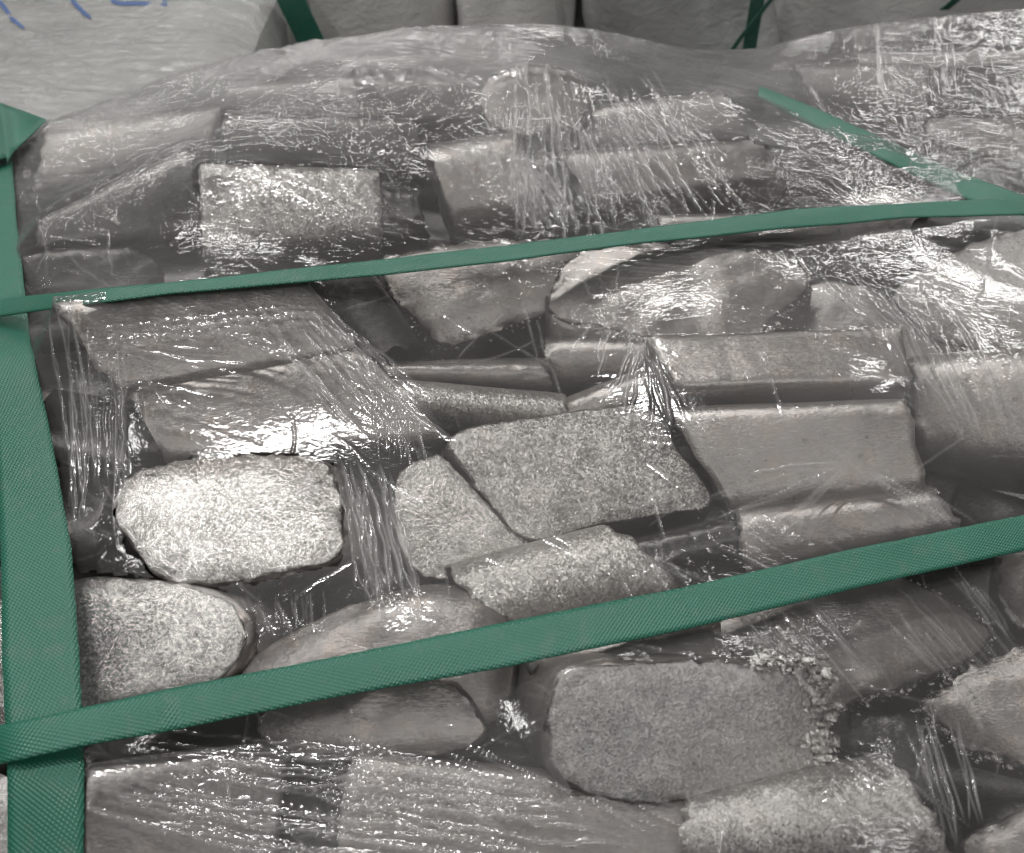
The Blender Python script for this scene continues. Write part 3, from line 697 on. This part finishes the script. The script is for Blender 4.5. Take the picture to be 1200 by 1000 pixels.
# ---------------------------------------------------------------- straps
STACK = FILMZ.copy()
def strap(label, top, bot, lift, m=M_STRAP, sag=.35, thick=.0007, obst=None, group='green straps round the load', rise=None, nn=150):
    """a strap traced by its two edges, pulled taut over what lies below it"""
    def interp(P, n):
        d = [0]
        for a, b in zip(P, P[1:]): d.append(d[-1] + math.hypot(b[0] - a[0], b[1] - a[1]))
        s = np.linspace(0, d[-1], n)
        return np.interp(s, d, [p[0] for p in P]), np.interp(s, d, [p[1] for p in P])
    tx, ty = interp(top, nn); bx, by = interp(bot, nn)
    global STACK
    A = STACK
    z = np.full(nn, -.01)
    for _ in range(8):
        hs = np.full(nn, -9.); pos = np.zeros((nn, 2))
        for k_ in range(5):
            f = k_ / 4
            for i in range(nn):
                p = at(tx[i] * (1 - f) + bx[i] * f, ty[i] * (1 - f) + by[i] * f, z[i])
                hs[i] = max(hs[i], float(samp(A, np.array(p.x), np.array(p.y))))
                if k_ == 2: pos[i] = (p.x, p.y)
        s = np.concatenate([[0], np.cumsum(np.hypot(*np.diff(pos, axis=0).T))])
        # upper hull
        hull = []
        for i in range(nn):
            while len(hull) > 1:
                a, b = hull[-2], hull[-1]
                if (hs[b] - hs[a]) * (s[i] - s[a]) <= (hs[i] - hs[a]) * (s[b] - s[a]): hull.pop()
                else: break
            hull.append(i)
        hz = np.interp(s, s[hull], hs[hull])
        t = hz * (1 - sag) + hs * sag
        kk = np.exp(-np.linspace(-2, 2, 13) ** 2); kk /= kk.sum()
        t = np.convolve(np.pad(t, 6, mode='edge'), kk, 'valid')
        z = .4 * z + .6 * (t + lift + (np.array([rise(i / (nn - 1)) for i in range(nn)]) if rise else 0))
    W = 8; vs = []; fs = []; uv = []
    for side in (0, 1):
        for i in range(nn):
            for k_ in range(W + 1):
                f = k_ / W
                p = at(tx[i] * (1 - f) + bx[i] * f, ty[i] * (1 - f) + by[i] * f, z[i])
                cz = .0004 * math.sin(math.pi * f) + .0006 * noise.noise(Vector((p.x * 22, p.y * 22, 3 + f)))
                vs.append(p + Vector((0, 0, cz - side * thick)))
                wd = (at(tx[i], ty[i], z[i]) - at(bx[i], by[i], z[i])).length
                uv.append((s[i], f * wd))
    o2 = nn * (W + 1)
    for i in range(nn - 1):
        for k_ in range(W):
            a = i * (W + 1) + k_; b = a + 1; c = a + W + 2; d = a + W + 1
            fs.append((a, b, c, d)); fs.append((a + o2, d + o2, c + o2, b + o2))
        for k_ in (0, W):
            a = i * (W + 1) + k_; d = a + W + 1
            fs.append((a, d, d + o2, a + o2) if k_ == 0 else (a, a + o2, d + o2, d))
    for i_ in range(len(vs)):
        if (i_ % (W + 1)) in (0, W):
            v_ = vs[i_]; vs[i_] = v_ + (vs[i_ + 1] - v_ if i_ % (W + 1) == 0 else vs[i_ - 1] - v_) * (.12 * noise.noise(Vector((v_.x * 400, v_.y * 400, 0))) + .06)
    new = STACK.copy()
    for i in range(nn - 1):
        for k_ in range(W + 1):
            for q_ in range(3):
                v_ = vs[i * (W + 1) + k_].lerp(vs[(i + 1) * (W + 1) + k_], q_ / 3); ii = int(round((v_.x - X0) / RES)); jj = int(round((v_.y - Y0) / RES))
                if 0 < ii < nx - 1 and 0 < jj < ny - 1: new[jj - 1:jj + 2, ii - 1:ii + 2] = np.maximum(new[jj - 1:jj + 2, ii - 1:ii + 2], v_.z)
    STACK = new
    mid = Vector(vs[(nn // 2) * (W + 1) + W // 2])
    o = mesh_obj('packing_strap', [v - mid for v in vs], fs, m); o.location = mid
    ul = o.data.uv_layers.new(name='UVMap')
    for lp in o.data.loops: ul.data[lp.index].uv = uv[lp.vertex_index]
    # consistent normals
    n0 = o.data.polygons[0].normal
    if n0.z < 0: o.data.flip_normals()
    tag(o, label, 'strap', group)
    return o
strap('wide green woven strap running up the left side under the long crossing strap',
      [(8, 1060), (8, 900), (2, 780), (0, 640), (-8, 480), (-30, 400), (-45, 330), (-50, 240), (-46, 150)],
      [(98, 1060), (99, 900), (94, 780), (84, 640), (58, 500), (36, 400), (28, 330), (19, 250), (12, 150)], .0012, sag=.25)
strap('folded green strap end at the upper left corner', [(-60, 108), (-30, 112), (2, 121)], [(-50, 200), (-20, 192), (10, 184)], .006, sag=.5, nn=24)
strap('short bright green strap tail sticking out at the upper left corner', [(0, 120), (28, 130), (53, 139)], [(8, 190), (16, 178), (54, 141)], .006, sag=.5, nn=24)
strap('long green woven strap crossing the lower half of the heap',
      [(-60, 862), (0, 850), (100, 828), (200, 806), (400, 768), (600, 727), (800, 688), (1000, 643), (1200, 603), (1260, 591)],
      [(-60, 908), (0, 895), (100, 873), (200, 856), (400, 815), (600, 780), (800, 738), (1000, 690), (1200, 645), (1260, 632)], .0034, sag=.3, rise=lambda t: .0016 if t < .2 else 0)
strap('narrow green strap crossing the upper part of the heap',
      [(-60, 356), (0, 350), (100, 340), (200, 331), (300, 320), (450, 303), (600, 287), (800, 262), (930, 245), (1100, 236), (1260, 228)],
      [(-60, 378), (0, 370), (100, 357), (200, 344), (300, 335), (450, 322), (600, 305), (750, 285), (900, 270), (1060, 255), (1260, 250)], .0016, sag=.3)
strap('green strap slanting down to the right between the two heaps',
      [(890, 101), (960, 128), (1040, 164), (1120, 200), (1200, 229), (1260, 240)],
      [(888, 114), (945, 145), (1020, 180), (1090, 214), (1150, 240), (1240, 262)], -.0006, sag=.9, nn=60)

# ---------------------------------------------------------------- loads behind
def load(label, x0, x1, y0, y1, ztop, zbot, m, seed, bulge=.035, rnd=.05, group='wrapped loads standing behind'):
    """one film wrapped load: a soft edged bulging box"""
    nxx, nyy, nzz = 40, 30, 22; vs, fs = [], []
    c = Vector(((x0 + x1) / 2, (y0 + y1) / 2, (ztop + zbot) / 2)); hx, hy, hz = (x1 - x0) / 2, (y1 - y0) / 2, (ztop - zbot) / 2
    def face(o_, du, dv, nu, nv):
        b = len(vs)
        for j in range(nv + 1):
            for i in range(nu + 1):
                p = Vector(o_) + Vector(du) * (i / nu) + Vector(dv) * (j / nv)
                q = Vector((max(-hx + rnd, min(hx - rnd, p.x)), max(-hy + rnd, min(hy - rnd, p.y)), max(-hz + rnd, min(hz - rnd, p.z))))
                d = p - q
                if d.length > 1e-6: p = q + d.normalized() * rnd
                nn_ = noise.noise(p * 5 + Vector((seed, 0, 0))) * bulge + noise.noise(p * 16 + Vector((seed, 0, 0))) * bulge * .35 + noise.noise(p * 45 + Vector((seed, 5, 0))) * bulge * .08
                vs.append(p + (d.normalized() if d.length > 1e-6 else Vector((0, 0, 1))) * nn_)
        for j in range(nv):
            for i in range(nu):
                a = b + j * (nu + 1) + i; fs.append((a, a + 1, a + nu + 2, a + nu + 1))
    face((-hx, -hy, hz), (2 * hx, 0, 0), (0, 2 * hy, 0), nxx, nyy)
    face((-hx, -hy, -hz), (2 * hx, 0, 0), (0, 0, 2 * hz), nxx, nzz)
    face((-hx, hy, -hz), (0, -2 * hy, 0), (0, 0, 2 * hz), nyy, nzz)
    face((hx, -hy, -hz), (0, 2 * hy, 0), (0, 0, 2 * hz), nyy, nzz)
    face((hx, hy, -hz), (-2 * hx, 0, 0), (0, 0, 2 * hz), nxx, nzz)
    o = mesh_obj('wrapped_load', vs, fs, m); o.location = c
    tag(o, label, 'wrapped load', group); return o, c
def xat(px, y, z):   # world x of a column at depth y
    zc = y * cp - (z - HC) * sp
    return (px - 600) * zc / F
LA, cA = load('pale smooth wrapped load with blue marker strokes, behind the heap at left', -1.3, xat(322, .93, -.03), .70, 1.5, -.022, -.7, M_PACK, 1, bulge=.012)
load('light wrapped load behind the crest, right of the standing green strap', xat(335, 1.12, -.1), xat(502, 1.12, -.1), 1.10, 1.7, .0, -.7, M_PACKL, 2, rnd=.03)
load('narrow wrapped load filling the gap behind the crest, gap shade put into its colour', xat(505, 1.3, -.1), xat(548, 1.3, -.1), 1.25, 1.6, .0, -.7, M_PACKK, 3, rnd=.02, bulge=.01)
load('grey wrapped load behind the highest point of the crest', xat(541, 1.14, -.1), xat(647, 1.14, -.1), 1.10, 1.7, .0, -.7, M_PACKL, 4, rnd=.03)
load('pale narrow wrapped roll beside the dark wrapped load', xat(655, 1.2, -.1), xat(674, 1.2, -.1), 1.16, 1.3, .0, -.7, M_PACKL, 5, rnd=.008, bulge=.004)
load('dark grey wrapped load carrying thin crossed green straps', xat(672, 1.1, -.1), xat(905, 1.1, -.1), 1.08, 1.6, .0, -.7, M_PACKD, 6, rnd=.04)
load('mid grey wrapped load rising behind the neighbouring heap at right', xat(905, 1.14, -.1), 1.5, 1.12, 1.8, .0, -.7, M_PACKM, 7, rnd=.04)

def standing_strap(label, pts, y, width, m=M_STRAP):
    """strap hanging down the front of a load: pts = pixels of its centre line, at depth y"""
    P = []
    for px_, py_ in pts:
        r = ray(px_, py_); P.append(CAM + r * (y / r.y))
    vs, fs, uv = [], [], []; n = 30
    for i in range(n):
        t = i / (n - 1) * (len(P) - 1); k_ = min(int(t), len(P) - 2); p = P[k_].lerp(P[k_ + 1], t - k_)
        for f in (-.5, .5):
            for th in (0, .0015): vs.append(p + Vector((f * width, -th - .002 * math.sin(t * 2), 0))); uv.append((t * .1, f * width))
    for i in range(n - 1):
        a = i * 4
        for (u_, v_) in ((1, 3), (3, 2), (2, 0), (0, 1)): fs.append((a + u_, a + v_, a + 4 + v_, a + 4 + u_))
    o = mesh_obj('packing_strap', vs, fs, m, smooth=False)
    ul = o.data.uv_layers.new(name='UVMap')
    for lp in o.data.loops: ul.data[lp.index].uv = uv[lp.vertex_index]
    tag(o, label, 'strap', 'green straps on the loads behind')
standing_strap('green strap standing behind the heap, left of the crest', [(335, -30), (342, 0), (365, 50), (385, 95)], 1.0, .030)
standing_strap('upright dark green strap on the dark wrapped load', [(892, -30), (887, 0), (880, 45), (874, 90)], 1.04, .015, M_STRAPD)
standing_strap('thin slanting dark green strap crossing the upright dark strap', [(925, -30), (898, 5), (868, 45), (835, 95)], 1.02, .005, M_STRAPD)
standing_strap('short green strap end at the top right', [(1135, -20), (1118, 0), (1106, 12)], 1.06, .010, M_STRAPD)

# blue marker strokes on the left load (parts of it)
bvA = BVHTree.FromPolygons([v.co + cA for v in LA.data.vertices], [tuple(p.vertices) for p in LA.data.polygons])
def stroke(pts, wpx):
    P = [Vector((x, y, 0)) for x, y in pts]; vs, fs = [], []; n = 22
    for i in range(n):
        t = i / (n - 1) * (len(P) - 1); k_ = min(int(t), len(P) - 2); p = P[k_].lerp(P[k_ + 1], t - k_)
        d = (P[k_ + 1] - P[k_]).normalized(); nrm = Vector((-d.y, d.x, 0)) * wpx / 2 * (1 - .35 * abs(2 * i / (n - 1) - 1) ** 3)
        for s_ in (-1, 1):
            q_ = p + nrm * s_; h = bvA.ray_cast(CAM, ray(q_.x, q_.y))
            if h[0] is None: return
            vs.append(h[0] - ray(q_.x, q_.y) * .0025 - cA)
    for i in range(n - 1): a = i * 2; fs.append((a, a + 1, a + 3, a + 2))
    mesh_obj('marker_stroke', vs, fs, M_INK, parent=LA, smooth=False)
stroke([(-14, -12), (3, 6), (15, 23), (28, 33)], 5)
stroke([(76, -16), (86, 2), (97, 14), (106, 21)], 5)
stroke([(40, -2), (52, -4), (66, -6)], 4)
stroke([(134, -14), (131, 1), (140, 4), (168, 4), (196, 5)], 5)
stroke([(190, 1), (204, -4), (212, -12)], 4)
